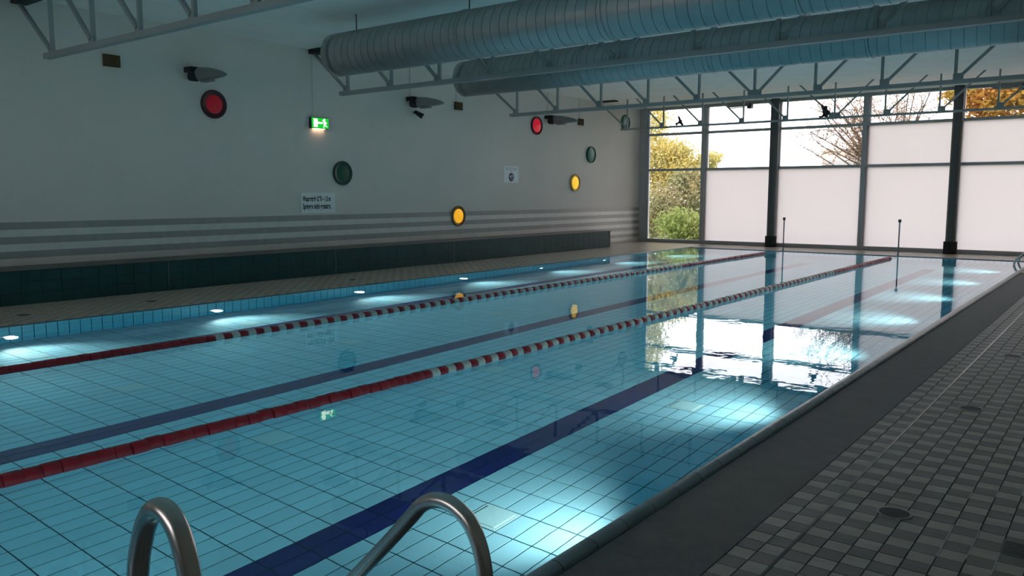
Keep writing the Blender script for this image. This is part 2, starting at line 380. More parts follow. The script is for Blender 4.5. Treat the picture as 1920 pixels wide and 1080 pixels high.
for x, y in inlets:
    sx, sy = snap(x-TX, y-TY/2); inl.add((round((sx-TX0)/TX), round((sy-TY0)/TY))); inl.add((round((sx-TX0)/TX)+1, round((sy-TY0)/TY)))
cand = []; rest = MB()
for i in range(-60, 6):
    for j in range(-20, 84):
        x0 = TX0+i*TX; y0 = TY0+j*TY
        xa, xb = max(x0, PXL), min(x0+TX, PXR); ya, yb = max(y0, PYN), min(y0+TY, PYF)
        if xb-xa < 0.02 or yb-ya < 0.02 or (i, j) in inl: continue
        navy = any(l <= i < l+2 for l in lanes) and y0 > PYN+2 and y0 < PYF-2.2
        p = (x0+TX/2, y0+TY/2, bz*0.62)
        full = xb-xa > TX-0.001 and yb-ya > TY-0.001
        if full and in_view(p, 0): cand.append((proj(p)[2], x0, y0, navy))
        else: rest.box((xa+g/2, ya+g/2, bz-0.005), (xb-g/2, yb-g/2, bz), int(navy), bottom=False)
cand.sort()
for k, (d, x0, y0, navy) in enumerate(cand):
    if k < 300: put('pool_floor_tile', pt['pool_navy' if navy else 'pool_tile'], basin, (x0, y0, 0))
    else: rest.box((x0+g/2, y0+g/2, bz-0.005), (x0+TX-g/2, y0+TY-g/2, bz), int(navy), bottom=False)
tag(rest.build('pool_floor_tiles', [M['pool_tile'], M['pool_navy']], basin, fix=False), kind='stuff')
# inlet plates on the pool floor
ipm = MB().box((0.004, 0.004, bz-0.005), (2*TX-0.004, TY-0.004, bz+0.002)).box((0.03, 0.03, bz+0.002), (2*TX-0.03, TY-0.03, bz+0.006)).mesh('inlet_plate', M['inlet'])
for x, y in inlets:
    sx, sy = snap(x-TX, y-TY/2); put('inlet_plate', ipm, basin, (sx, sy, 0))
# pool wall tiles (upright): left wall one by one where they show, others joined
wt = MB().box((-0.006, g/2, g/2), (0, TX-g/2, TY-g/2), bottom=False).mesh('pool_wall_tile', M['pool_tile'])
cand = []; rest = MB()
for j in range(-36, 170):
    y0 = TY0+j*TX
    if y0 < PYN or y0+TX > PYF: continue
    for k in range(4):
        z0 = bz+TY*k; p = (PXL, y0+TX/2, (z0+0.12)*0.4)
        h = min(TY, -0.005-z0)
        if in_view(p, 0) and k < 3: cand.append((proj(p)[2], y0, z0))
        else: rest.box((PXL-0.006, y0+g/2, z0+g/2), (PXL, y0+TX-g/2, z0+h-g/2))
        rest.box((PXR, y0+g/2, z0+g/2), (PXR+0.006, y0+TX-g/2, z0+h-g/2))
cand.sort()
for n, (d, y0, z0) in enumerate(cand):
    if n < 300: put('pool_wall_tile', wt, basin, (PXL, y0, z0))
    else: rest.box((PXL-0.006, y0+g/2, z0+g/2), (PXL, y0+TX-g/2, z0+TY-g/2))
for i in range(-59, 5):
    x0 = TX0+i*TX
    if x0 < PXL or x0+TX > PXR: continue
    for k in range(4):
        z0 = bz+0.252*k; z1 = min(z0+0.252, -0.005)
        rest.box((x0+g/2, PYF, z0+g/2), (x0+TX-g/2, PYF+0.006, z1-g/2)); rest.box((x0+g/2, PYN-0.006, z0+g/2), (x0+TX-g/2, PYN, z1-g/2))
tag(rest.build('pool_wall_tiles', M['pool_tile'], basin), kind='stuff')

# water surface
tag(MB().box((PXL-0.02, PYN-0.02, -DEPTH-0.1), (PXR+0.02, PYF+0.02, -0.004)).build('pool_water', M['water']),
    'still clear turquoise water filling the swimming pool', 'water', kind='stuff')

# rounded coping tiles
def coping(name, label, axis, fixed, a0, a1, side, w_=0.085, hgt=0.026):
    e = empty(name, (0, 0, 0)); tag(e, label, 'pool edge', 'pool edge copings')
    n = int((a1-a0)/0.252)
    mb = MB(); L = 0.252-0.006; prof = []
    for k in range(9):
        a = math.pi*k/8; prof.append((-w_/2*math.cos(a), -0.012+(hgt+0.012)*math.sin(a)))
    prof = [(-w_/2, -0.04)]+prof+[(w_/2, -0.04)]
    if axis == 'y': poly = [(p, 0, z) for p, z in prof]; d = (0, L, 0)
    else: poly = [(0, p, z) for p, z in prof]; d = (L, 0, 0)
    me = mb.extrude(poly, d).mesh('coping_tile', M['coping'], smooth=True)
    for k in range(n):
        put('coping_tile', me, e, (fixed, a0+k*0.252, 0) if axis == 'y' else (a0+k*0.252, fixed, 0))
    b = MB()
    if axis == 'y': b.box((fixed-w_/2+0.004, a0, -0.06), (fixed+w_/2-0.004, a0+n*0.252, 0.004))
    else: b.box((a0, fixed-w_/2+0.004, -0.06), (a0+n*0.252, fixed+w_/2-0.004, 0.004))
    b.build('bedding', M['deck_grout'], e)
y_off = 0.21-0.252*18
coping('pool_coping', 'rounded blue-grey tiled pool edge beside the dark grating', 'y', PXR+0.04, y_off, PYF+0.05, 1)
coping('pool_coping', 'thin grey pool edge along the benches, opposite the grating', 'y', PXL-0.03, y_off, PYF+0.05, 1, 0.06, 0.008)
coping('pool_coping', 'pale pool edge at the far end under the windows', 'x', PYF+0.03, PXL, PXR, 1, 0.06, 0.012)

# overflow gutter grating along the right edge: modules with fine cross slats
gr = tag(empty('gutter_grating'), 'dark grey slatted overflow grating strip beside the pool', 'grating')
mb = MB(); gl = 0.5; x0, x1 = PXR+0.092, -1.221
for k in range(36):
    y = 0.001+k*gl/36; mb.box((x0, y, -0.02), (x1, y+0.0095, -0.002))
mb.box((x0, 0, -0.03), (x1, gl, -0.0065))
gm = mb.mesh('grating_panel', M['grating'])
for k in range(52): put('grating_panel', gm, gr, (0, y_off+0.1+k*gl, 0))
MB().box((x0-0.005, y_off, -0.08), (x1+0.005, y_off+26.2, -0.031)).build('gutter_channel', M['black'], gr)

# ------------------------------------------------------------------ tiled bench along the left wall
bn = tag(empty('tiled_bench', (-11.9, 10, 0)), 'long dark green tiled bench along the striped white wall', 'bench')
bx, bh, by0, by1 = -11.5, 0.45, 0.0, 19.4
def L(p): return (p[0]+11.9, p[1]-10, p[2])
MB().box(L((XL+0.012, by0, -0.005)), L((bx-0.008, by1-0.008, bh-0.012))).build('bench_core', M['bench_grout'], bn)
MB().box(L((XL+0.012, by0, bh-0.012)), L((bx+0.006, by1+0.004, bh))).build('bench_top', M['bench_top'], bn)
tm = MB().box((-0.01, 0.002, 0.002), (0, 0.250, 0.144), bottom=True).mesh('bench_tile', M['bench_tile'])
exj = [6.47, 9.69, 12.92, 16.08]
for r in range(3):
    for j in range(76):
        y = 0.15+j*0.252
        if y+0.252 > by1: continue
        put('bench_tile', tm, bn, L((bx, y, 0.001+r*0.146)))
te = MB().box((0.002, -0.01, 0.002), (0.250, 0, 0.144)).mesh('bench_tile', M['bench_tile'])
for r in range(3):
    for j in range(3): put('bench_tile', te, bn, L((XL+0.012+j*0.252, by1, 0.001+r*0.146)))
for y in exj: MB().box(L((bx-0.004, y, 0)), L((bx+0.0015, y+0.010, bh-0.012))).build('expansion_joint', M['bench_pale'], bn)

# ------------------------------------------------------------------ window wall
FD = 0.10
rowz = [(0.10, 2.18), (2.18, 3.24), (3.24, 3.96)]
bays = [(-12.27, -10.19), (-10.19, -8.06), (-8.06, -5.74), (-5.74, -3.60), (-3.60, -1.42), (-1.42, 0.70)]
frost = [(0, 0, 0), (1, 0, 0), (1, 0, 0), (1, 1, 0), (1, 1, 0), (1, 1, 0)]
yw = YF
structure(MB().box((XL, yw-0.02, 3.96), (XR, yw+0.16, 4.5)).build('wall_front', M['frame']))
for b, (xa, xb) in enumerate(bays):
    wn = structure(empty('window_%d' % (b+1), ((xa+xb)/2, yw, 0))); cx = (xa+xb)/2
    def Q(p): return (p[0]-cx, p[1]-yw, p[2])
    la = 0.20 if b == 0 else 0.055
    MB().box(Q((xa, yw-0.02, 0)), Q((xb, yw+FD, 0.10))).build('sill', M['frame'], wn)
    MB().box(Q((xa, yw-0.02, 0.10)), Q((xa+la, yw+FD, 3.96))).build('frame_post', M['frame'], wn)
    if b == 5: MB().box(Q((xb-0.055, yw-0.02, 0.10)), Q((xb, yw+FD, 3.96))).build('frame_post', M['frame'], wn)
    rb = xb-0.055 if b == 5 else xb
    if b: MB().box(Q((xa+la-0.01, yw+FD-0.02, 0.10)), Q((xa+la+0.06, yw+FD+0.05, 3.96))).build('outer_frame', M['frame_pale'], wn)
    else: MB().box(Q((xa+la, yw+0.02, 0.10)), Q((xa+la+0.10, yw+FD, 3.96))).build('outer_frame', M['frame_pale'], wn); MB().box(Q((xa+la+0.042, yw+0.012, 0.10)), Q((xa+la+0.05, yw+0.02, 3.96))).build('frame_seal', M['dark'], wn)
    MB().box(Q((rb-0.055, yw-0.02, 0.10)), Q((rb, yw+FD, 3.96))).build('frame_post', M['frame'], wn)
    for r, (za, zb) in enumerate(rowz):
        t0 = 0.0 if r == 0 else 0.035
        MB().box(Q((xa+la, yw+0.05, za+t0)), Q((rb-0.055, yw+0.058, zb-(0.035 if r < 2 else 0)))).build('frosted_pane' if frost[b][r] else 'clear_pane', M['frost'] if frost[b][r] else M['glass'], wn)
        if r: MB().box(Q((xa+la, yw-0.015, za-0.035)), Q((rb-0.055, yw+FD, za+0.035))).build('transom', M['frame'], wn)

for i, (x, lab) in enumerate(((-8.02, 'dark round steel column in front of the clear left windows'), (-3.58, 'dark round steel column between the frosted right windows'))):
    c = tag(empty('steel_column', (x, 22.18, 0)), lab, 'column', 'window columns')
    MB().lathe([(0, 0), (0.115, 0), (0.115, 4.1), (0, 4.1)], n=28).build('shaft', M['column'], c, smooth=True)
    pr = []
    mb = MB(); n = 44; i0 = 0
    ring = [((0.152 if (k % 4) < 2 else 0.138)*math.cos(2*math.pi*k/n), (0.152 if (k % 4) < 2 else 0.138)*math.sin(2*math.pi*k/n), 0.002) for k in range(n)]
    mb.extrude(ring, (0, 0, 0.30)); mb.build('ribbed_base_sleeve', M['black'], c)

# bird decals on the upper panes
def bird(x, z, ang, label):
    pts = [(-0.21, 0.0), (-0.13, 0.06), (-0.035, 0.05), (0.0, 0.085), (0.035, 0.05), (0.13, 0.06), (0.21, -0.005), (0.12, -0.005), (0.045, -0.03), (0.022, -0.08), (0.055, -0.16), (-0.055, -0.16), (-0.022, -0.08), (-0.045, -0.03), (-0.12, -0.005)]
    mb = MB(); mb.extrude([(px, -0.0015, pz) for px, pz in pts], (0, 0.003, 0))
    o = tag(mb.build('bird_decal', M['black'], None, loc=(x, yw+0.0475, z)), label, 'sticker', 'bird decals')
    o.rotation_euler = (0, ang, 0)
bird(-10.97, 3.59, math.radians(62), 'black bird silhouette sticker on the leftmost upper pane')
bird(-6.78, 3.55, math.radians(60), 'black bird silhouette sticker on upper pane near the bare tree')

# ------------------------------------------------------------------ roof trusses
XC = -5.79
def truss(y, label, ch=0.07, cw=0.09, wv=0.045):
    t = tag(empty('roof_truss', (XC, y, 3.2)), label, 'truss', 'roof trusses across the hall')
    def Q(x, z, dy=0): return (x-XC, dy, z-3.2)
    zc = 3.2; zt = ceil_z(y)+0.10
    MB().box(Q(-11.5, zc, -cw/2), Q(2*XC+11.5, zc+ch, cw/2)).build('bottom_chord', M['truss'], t)
    MB().box(Q(XL+0.02, 4.0, -0.10), Q(-11.66, zt+0.03, 0.10)).build('bearing_bracket', M['black'], t)
    MB().box(Q(2*XC+11.66, 4.0, -0.10), Q(2*XC-XL-0.15, zt+0.03, 0.10)).build('bearing_bracket', M['black'], t)
    xs = [-11.31+1.104*k for k in range(11)]
    for k, x in enumerate(xs):
        MB().box(Q(x-wv/2, zc+ch, -wv/2), Q(x+wv/2, zt, wv/2)).build('web_post', M['truss'], t)
        gw = 0.075 if k != 5 else 0.13
        gx = x-0.04 if k < 5 else (x if k == 5 else x+0.04)
        MB().box(Q(gx-gw, zc+ch-0.01, -0.008), Q(gx+gw*(0.6 if k < 5 else 1), zc+ch+0.10, 0.008)).build('gusset_plate', M['truss'], t)
        top = zt
        if k <= 5: MB().bar(Q(x-0.07, zc+ch+0.05), Q(x-0.93, top if k else 4.03), wv, wv).build('web_diagonal', M['truss'], t)
        if k >= 5: MB().bar(Q(x+0.07, zc+ch+0.05), Q(x+0.93, top if k < 10 else 4.03), wv, wv).build('web_diagonal', M['truss'], t)
    return t
for y, lab in ((-0.05, 'grey lattice roof truss nearest the back wall, behind the viewer'), (4.93, 'grey lattice roof truss nearest the viewer, upper left corner'), (9.91, 'grey lattice roof truss between the two ventilation ducts'), (14.9, 'grey lattice roof truss behind the second ventilation duct'), (19.9, 'grey lattice roof truss closest to the window wall')):
    if y > 0: truss(y, lab, *((0.07, 0.09, 0.045) if y < 16 else (0.05, 0.06, 0.035)))

# ------------------------------------------------------------------ ventilation ducts (spiral seam)
def duct(y, z, r, xa, xb, label):
    d = tag(empty('ventilation_duct', (xa, y, z)), label, 'duct', 'round ventilation ducts')
    P = 0.140; n = 48; mb = MB(); K = int((xb-xa)/P)
    sub = [(0.0, 0.0), (0.47, 0.0), (0.485, -0.007), (0.515, -0.007), (0.53, 0.0)]
    rings = [(k, s) for k in range(K) for s in sub]
    for k, (fr, dr) in rings:
        for j in range(n+1):
            th = 2*math.pi*j/n; mb.v.append(((k+fr+j/n)*P, (r+dr)*math.sin(th), (r+dr)*math.cos(th)))
    for q in range(len(rings)-1):
        for j in range(n):
            a = q*(n+1)+j; mb.f.append((a, a+1, a+n+2, a+n+1)); mb.m.append(0)
    mb.build('spiral_tube', M['steel'], d, smooth=True, fix=False)
    # end cap, domed and set back into the tube end
    MB().lathe([(r, 0.16), (r, 0.0), (r*0.97, -0.015), (0, -0.015)], axis='x', n=n).build('end_cap', M['steel'], d, smooth=True)
    for x in [0.45+2.2*k for k in range(5)]:
        zt = ceil_z(y)-z+0.02
        MB().lathe([(0, r-0.01), (0.008, r-0.01), (0.008, zt), (0, zt)], n=8, o=(x, 0, 0)).build('hanger_rod', M['dark'], d)
        ri = [(x, (r+0.009)*math.sin(2*math.pi*k/40), (r+0.009)*math.cos(2*math.pi*k/40)) for k in range(40)]
        if x > 2: MB().tube(ri, 0.004, 6, closed=True).build('hanger_band', M['steel'], d)
duct(8.40, 3.535, 0.314, -9.82, 0.55, 'large round galvanised air duct, the nearer and lower of two')
duct(11.50, 3.535, 0.314, -9.95, 0.55, 'large round galvanised air duct, the farther one behind a truss')

# ------------------------------------------------------------------ underwater lamps
for side in (-1, 1):
    for k in range(-1, 7):
        y = 3.57+2.5*k
        x = PXL if side < 0 else PXR; sg = 1 if side < 0 else -1
        order = ['', 'nearest', 'second', 'third', 'fourth', 'fifth', 'sixth', 'farthest'][k+1]
        lab = ('%s glowing underwater lamp in the pool wall below the bench' % order) if (side < 0 and order) else (('underwater lamp below the grating edge, %s along from the near ladder' % order if order else 'underwater lamp below the grating edge, behind the near ladder') if side > 0 else 'underwater lamp below the bench, out of the picture')
        e = tag(empty('underwater_lamp', (x, y, -0.64)), lab, 'lamp', 'underwater lamps')
        MB().lathe([(0.0, 0.002), (0.085, 0.002), (0.09, 0.014), (0.065, 0.02), (0.055, 0.012), (0, 0.012)], axis='x', n=24).build('rim', M['chrome'], e, smooth=True)
        ln = MB().lathe([(0.0, 0.018), (0.03, 0.017), (0.052, 0.013)], axis='x', n=20).build('lens', M['lens'], e)
        if sg < 0:
            for ch in e.children: ch.scale.x = -1
        ld = bpy.data.lights.new('lamp_light', 'SPOT'); ld.energy = LAMP_POWER; ld.spot_size = math.radians(120); ld.spot_blend = 1.0; ld.shadow_soft_size = 0.06; ld.color = (1.0, 0.96, 0.90)
        lo = bpy.data.objects.new('lamp_light', ld); C.objects.link(lo); lo.parent = e; lo.location = (sg*0.09, 0, 0)
        lo.rotation_euler = (0, math.radians(-94)*sg, 0)

# ------------------------------------------------------------------ lane ropes
FP = 0.0935; fr_ = 0.047
fprof = [(0.012, 0.0), (fr_-0.004, 0.0005), (fr_, 0.006), (fr_, FP-0.007), (fr_-0.004, FP-0.0015), (0.012, FP-0.001)]
fm = {k: MB().lathe(fprof, axis='y', n=14).mesh('float', M[k], smooth=True) for k in ('red', 'white')}
def lane_rope(x, y0, ya, yb, y1, label):
    e = tag(empty('lane_rope', (x, y0, 0.0)), label, 'lane rope', 'lane ropes')
    n = int((y1-y0)/FP); off = round((ya-y0)/FP)
    for k in range(n):
        y = y0+k*FP
        alt = ya-0.01 <= y <= yb and (k-off) % 2 == 0
        o = put('float', fm['white' if alt else 'red'], e, (random.uniform(-0.006, 0.006), k*FP, 0.006+random.uniform(-0.002, 0.002)))
        o.rotation_euler = (random.uniform(-0.02, 0.02), random.uniform(0, 6.28), random.uniform(-0.04, 0.04))
    MB().tube([(0, -0.3, 0.012), (0, PYF-y0-0.02, 0.012)], 0.006, 6).build('cable', M['rope'], e)
FPn = 230
lane_rope(-4.385, 4.62-FP*48, 4.62, 15.4, 19.72, 'red and white lane rope nearer the grating, second lane line')
lane_rope(-7.19, 4.49-FP*46, 4.49, 14.92, 19.45, 'red and white lane rope nearer the benches')

# tall slim poles at the far pool edge
for x, lab in ((-7.16, 'slim grey pole at the far pool edge beside the left column'), (-4.43, 'slim grey pole at the far pool edge left of the right column')):
    e = tag(empty('rope_pole', (x, 20.72, 0)), lab, 'pole', 'slim poles at the far pool edge')
    MB().lathe([(0, 0), (0.05, 0), (0.05, 0.008), (0.022, 0.02), (0, 0.02)], n=16).build('foot', M['pole'], e)
    MB().lathe([(0, 0.01), (0.016, 0.01), (0.016, 0.80), (0, 0.80)], n=12).build('shaft', M['pole'], e, smooth=True)
    MB().lathe([(0, 0.79), (0.03, 0.79), (0.034, 0.80), (0.034, 0.85), (0.03, 0.86), (0, 0.86)], n=14).build('cap', M['dark'], e)

# ------------------------------------------------------------------ pool ladder near the viewer
def smooth_path(pts, n=8):
    P = [Vector(p) for p in pts]; out = []
    for i in range(len(P)-1):
        p0 = P[max(i-1, 0)]; p1 = P[i]; p2 = P[i+1]; p3 = P[min(i+2, len(P)-1)]
        for k in range(n):
            t = k/n
            out.append(0.5*((2*p1)+(p2-p0)*t+(2*p0-5*p1+4*p2-p3)*t*t+(3*p1-p0-3*p2+p3)*t**3))
    out.append(P[-1]); return out
far = [(-1.235, -0.001), (-1.235, 0.25), (-1.238, 0.44), (-1.25, 0.53), (-1.285, 0.60), (-1.34, 0.635), (-1.40, 0.638), (-1.455, 0.612), (-1.50, 0.565), (-1.60, 0.46), (-1.80, 0.255), (-1.92, 0.12), (-1.965, 0.0), (-1.97, -0.2), (-1.97, -0.85)]
near = [(-1.30, -0.001), (-1.30, 0.40), (-1.312, 0.68), (-1.325, 0.765), (-1.352, 0.823), (-1.392, 0.848), (-1.435, 0.838), (-1.468, 0.80), (-1.495, 0.74), (-1.55, 0.60), (-1.80, 0.25), (-1.92, 0.12), (-1.965, 0.0), (-1.97, -0.2), (-1.97, -0.85)]
def pool_ladder(y0, label):
    l_ = tag(empty('pool_ladder', (-1.45, y0, 0)), label, 'ladder', 'pool ladders')
    def R(pts, y): return [(x+1.45, y-1.12, z) for x, z in pts]
    MB().tube(smooth_path(R(far, 1.50)), 0.021, 20).build('handrail', M['chrome'], l_, smooth=True)
    MB().tube(smooth_path(R(near, 0.755)), 0.021, 20).build('handrail', M['chrome'], l_, smooth=True)
    for x, y in ((-1.235, 1.50), (-1.30, 0.755)): MB().lathe([(0, -0.001), (0.05, -0.001), (0.05, 0.006), (0.024, 0.02), (0, 0.02)], n=20, o=(x+1.45, y-1.12, 0)).build('foot_flange', M['chrome'], l_, smooth=True)
    for z in (-0.25, -0.5, -0.75): MB().box((-1.99+1.45, 0.78-1.12, z), (-1.91+1.45, 1.48-1.12, z+0.03)).build('tread', M['chrome'], l_)
pool_ladder(1.12, 'polished steel pool ladder handrails at the bottom edge, nearest the viewer')
pool_ladder(19.98, 'far steel pool ladder at the right picture edge by the windows')

# ------------------------------------------------------------------ wall discs
def disc(y, z, key, label, r=0.232, inner=0.66):
    e = tag(empty('wall_disc', (XL, y, z)), label, 'disc', 'round coloured wall discs')
    MB().lathe([(r*0.99, 0.0), (r, 0.02), (r*0.985, 0.045), (r*0.93, 0.055), (r*inner, 0.032)], axis='x', n=40).build('rim', M['ring_'+key], e, smooth=True)
    MB().lathe([(r*inner, 0.032), (r*inner*0.8, 0.040), (r*inner*0.4, 0.046), (0.0, 0.048)], axis='x', n=40).build('dome', M['disc_'+key], e, smooth=True)
disc(7.83, 2.92, 'red', 'red disc below the nearest wall lamp, with a dark rim')
disc(10.55, 1.85, 'green', 'very dark green disc above the depth sign')
disc(13.92, 0.955, 'amber', 'orange yellow disc low on the grey stripes', inner=0.70)
disc(16.95, 3.18, 'scarlet', 'bright red disc under the roof truss near the third lamp', inner=0.75)
disc(18.75, 1.76, 'yellow', 'yellow disc on the plain wall near the windows', inner=0.74)
disc(19.55, 2.55, 'teal', 'glossy green disc above the yellow one near the windows', inner=0.8)
disc(21.45, 3.56, 'teal', 'glossy green disc high up in the window corner', inner=0.8)

# ------------------------------------------------------------------ wall lamps (wing-shaped uplights)
def wing(y, z, label):
    e = tag(empty('wall_uplight', (XL, y, z)), label, 'lamp', 'wing shaped wall lamps')
    # arm block at the wall and wing that sweeps out over the pool
    MB().box((0.0, -0.10, 0.02), (0.20, 0.06, 0.10)).build('wall_plate', M['black'], e)
    MB().lathe([(0, -0.075), (0.07, -0.075), (0.075, -0.06), (0.075, 0.05), (0, 0.05)], axis='y', n=20, o=(0.16, -0.02, -0.05)).build('swivel', M['black'], e, smooth=True)
    mb = MB(); secs = [(0.10, 0.075, 0.145, -0.03), (0.25, 0.105, 0.16, -0.02), (0.45, 0.13, 0.145, -0.03), (0.65, 0.12, 0.11, -0.045), (0.80, 0.085, 0.075, -0.06), (0.92, 0.03, 0.025, -0.07)]
    n = 16
    for x, wy, hz, zc in secs:
        for j in range(n):
            a = 2*math.pi*j/n; mb.v.append((x, wy*math.cos(a)*1.0+0.05, zc+hz*0.75*math.sin(a)*(1 if math.sin(a) > 0 else 0.8)))
    for q in range(len(secs)-1):
        for j in range(n):
            j2 = (j+1) % n; mb.f.append((q*n+j, q*n+j2, (q+1)*n+j2, (q+1)*n+j)); mb.m.append(0)
    mb.f.append(tuple(range(n))); mb.f.append(tuple((len(secs)-1)*n+j for j in range(n))); mb.m += [0, 0]
    mb.build('wing_housing', M['lamp_body'], e, smooth=True)
    MB().box((0.30, 0.0, -0.145), (0.55, 0.10, -0.115)).build('lamp_glass', M['pole'], e)
wing(7.43, 3.36, 'grey wing-shaped wall lamp above the dark-rimmed red disc')
wing(12.42, 3.36, 'grey wing-shaped wall lamp with a small spotlight below')
wing(17.42, 3.36, 'grey wing-shaped wall lamp beside the bright red disc')

e = tag(empty('small_spotlight', (XL, 12.55, 3.12)), 'small black clamp spotlight under the middle wing lamp', 'spotlight')
MB().box((0, -0.02, 0.02), (0.12, 0.02, 0.06)).build('bracket', M['black'], e)
MB().tube([(0.08, -0.06, 0.05), (0.20, 0.06, -0.05)], [0.035, 0.06], 14).build('head', M['black'], e, smooth=True)
MB().tube([(0.2005, 0.0605, -0.0505), (0.203, 0.063, -0.053)], 0.05, 14).build('lens', M['white'], e)

# brown wall speakers
sp = None
for y, lab in ((6.16, 'brown square wall loudspeaker nearest the viewer'), (13.95, 'brown square wall loudspeaker right of the middle wing lamp'), (19.0, 'brown square wall loudspeaker closest to the windows')):
    e = tag(empty('wall_speaker', (XL, y, 3.41)), lab, 'speaker', 'brown wall loudspeakers')
    MB().box((0, -0.12, -0.085), (0.05, 0.12, 0.085)).build('cabinet', M['brown'], e)
    mb = MB()
    for k in range(9): mb.box((0.05, -0.11+k*0.025, -0.078), (0.056, -0.098+k*0.025, 0.078))
    mb.build('grille', M['brown'], e)
# cable conduits on the wall
for y, z0, lab in ((9.90, 2.87, 'thin vertical cable duct above the exit sign'), (12.45, 3.47, 'thin cable duct above the middle wing lamp'), (13.9, 3.5, 'thin cable duct above the middle loudspeaker'), (17.45, 3.47, 'thin cable duct above the farthest wing lamp'), (18.95, 3.5, 'thin cable duct above the farthest loudspeaker')):
    tag(MB().box((0, -0.012, z0), (0.012, 0.012, ceil_z(y))).build('cable_duct', M['plaster'] if y < 10 else M['frame_pale'], None, loc=(XL, y, 0)), lab, 'cable duct', 'wall cable ducts')

# ------------------------------------------------------------------ signs
e = tag(empty('depth_sign', (XL, 9.55, 1.09)), 'white water depth sign with two lines of black text', 'sign')
MB().box((0.0, 0, 0), (0.02, 0.80, 0.38)).build('plate', M['signplate'], e)
text('lettering', 'Wassertiefe 0,90 \u2013 1,0 m', 0.135, M['ink'], wallM(0.035, 0.225, 0.0205), e, 0.475, bold=0.004)
text('lettering', 'Springen nicht gestattet.', 0.135, M['ink'], wallM(0.035, 0.085, 0.0205), e, 0.50, bold=0.004)
e = tag(empty('notice_poster', (XL, 15.62, 1.73)), 'white paper notice with a dark blue round symbol', 'poster')
MB().box((0.0, 0, 0), (0.008, 0.58, 0.40)).build('paper_sheet', M['paper'], e)
MB().lathe([(0, 0.0105), (0.105, 0.0105), (0.105, 0.008)], axis='x', n=32, o=(0, 0.29, 0.135)).build('symbol', M['blue_ink'], e)
sy = MB().box((0.0105, 0.22, 0.150), (0.0125, 0.36, 0.165)).box((0.0105, 0.25, 0.115), (0.0125, 0.27, 0.150)).box((0.0105, 0.29, 0.09), (0.0125, 0.36, 0.102)).box((0.0105, 0.305, 0.165), (0.0125, 0.33, 0.185))
sy.build('symbol_figure', M['paper'], e)
ln = MB()
for z, ya, yb in ((0.345, 0.05, 0.25), (0.345, 0.27, 0.37), (0.345, 0.39, 0.52), (0.31, 0.06, 0.19), (0.31, 0.21, 0.34), (0.31, 0.36, 0.50), (0.268, 0.25, 0.32)): ln.box((0.008, ya, z), (0.0092, yb, z+0.014))
ln.build('printed_lines', M['grey_ink'], e)

e = tag(empty('exit_sign', (XL, 9.99, 2.76)), 'glowing green emergency exit sign with running figure', 'exit sign')
MB().box((0, -0.20, -0.10), (0.075, 0.20, 0.10)).build('housing', M['dark'], e)
MB().box((0.075, -0.195, -0.093), (0.082, 0.195, 0.093)).build('panel', M['exit_green'], e)
sx = 0.0825
def pl(poly): return [(sx, y, z) for y, z in poly]
MB().extrude(pl([(-0.155, -0.075), (-0.065, -0.075), (-0.065, 0.075), (-0.155, 0.075)]), (0.002, 0, 0)).build('door_symbol', M['exit_white'], e)
MB().extrude(pl([(-0.06, -0.012), (0.055, -0.012), (0.055, 0.018), (-0.06, 0.018)]), (0.002, 0, 0)).build('arrow_symbol', M['exit_white'], e)
fg = MB().lathe([(0, 0.0), (0.02, 0.0), (0.02, 0.002), (0, 0.002)], axis='x', n=14, o=(sx, 0.095, 0.066))
for poly in ([(0.075, 0.045), (0.125, 0.035), (0.12, -0.015), (0.085, -0.015)], [(0.12, 0.03), (0.155, 0.005), (0.147, -0.006), (0.115, 0.012)], [(0.08, 0.04), (0.055, 0.06), (0.048, 0.05), (0.078, 0.022)], [(0.10, -0.01), (0.12, -0.012), (0.135, -0.045), (0.16, -0.05), (0.158, -0.064), (0.125, -0.06)], [(0.085, -0.01), (0.103, -0.014), (0.085, -0.078), (0.068, -0.075)]):
    fg.extrude(pl(poly), (0.002, 0, 0))
fg.build('running_figure', M['exit_white'], e)
WD = emat('warm_downlight', (1.0, 0.62, 0.38), 7.0); WD.cycles.emission_sampling = 'AUTO'
MB().box((0.012, -0.13, -0.106), (0.06, 0.13, -0.1)).build('downlight', WD, e)

# ------------------------------------------------------------------ fittings near the window wall
def ceiling_lamp(x, y, z, label):
    e = tag(empty('ceiling_floodlight', (x, y, z)), label, 'lamp', 'floodlights by the windows')
    mb = MB(); mb.extrude([(-0.30, -0.05, 0.03), (-0.24, -0.16, 0.0), (0.24, -0.16, 0.0), (0.30, -0.05, 0.03), (0.30, 0.05, 0.03), (-0.30, 0.05, 0.03)], (0, 0, 0.06)); mb.build('housing', M['lamp_body'], e)
    MB().box((-0.2, -0.12, -0.012), (0.2, 0.02, 0.0)).build('lamp_glass', M['pole'], e)
    MB().box((0.24, 0.05, -0.03), (0.36, 0.20, 0.10)).build('bracket', M['dark'], e)
ceiling_lamp(-9.05, 22.1, 3.85, 'flat grey floodlight at the window head left of the first column')
ceiling_lamp(-2.60, 22.1, 3.86, 'flat grey floodlight at the window head right of the second column')
e = tag(empty('truss_spotlight', (-5.98, 19.86, 3.42)), 'small black spotlight clamped to the far truss diagonal', 'spotlight')
MB().tube([(-0.10, 0, 0.10), (0.08, 0, -0.10)], [0.03, 0.045], 12).build('head', M['black'], e, smooth=True)
MB().box((-0.05, 0.02, 0.02), (0.02, 0.05, 0.09)).build('clamp', M['black'], e)

tag(MB().box((0, 0, 0.0), (0.26, 1.1, 0.012)).build('foot_mat', M['yellow_mark'], None, loc=(-1.64, 17.45, -0.002)), 'small yellowish mat on the grating by the far corner', 'mat')

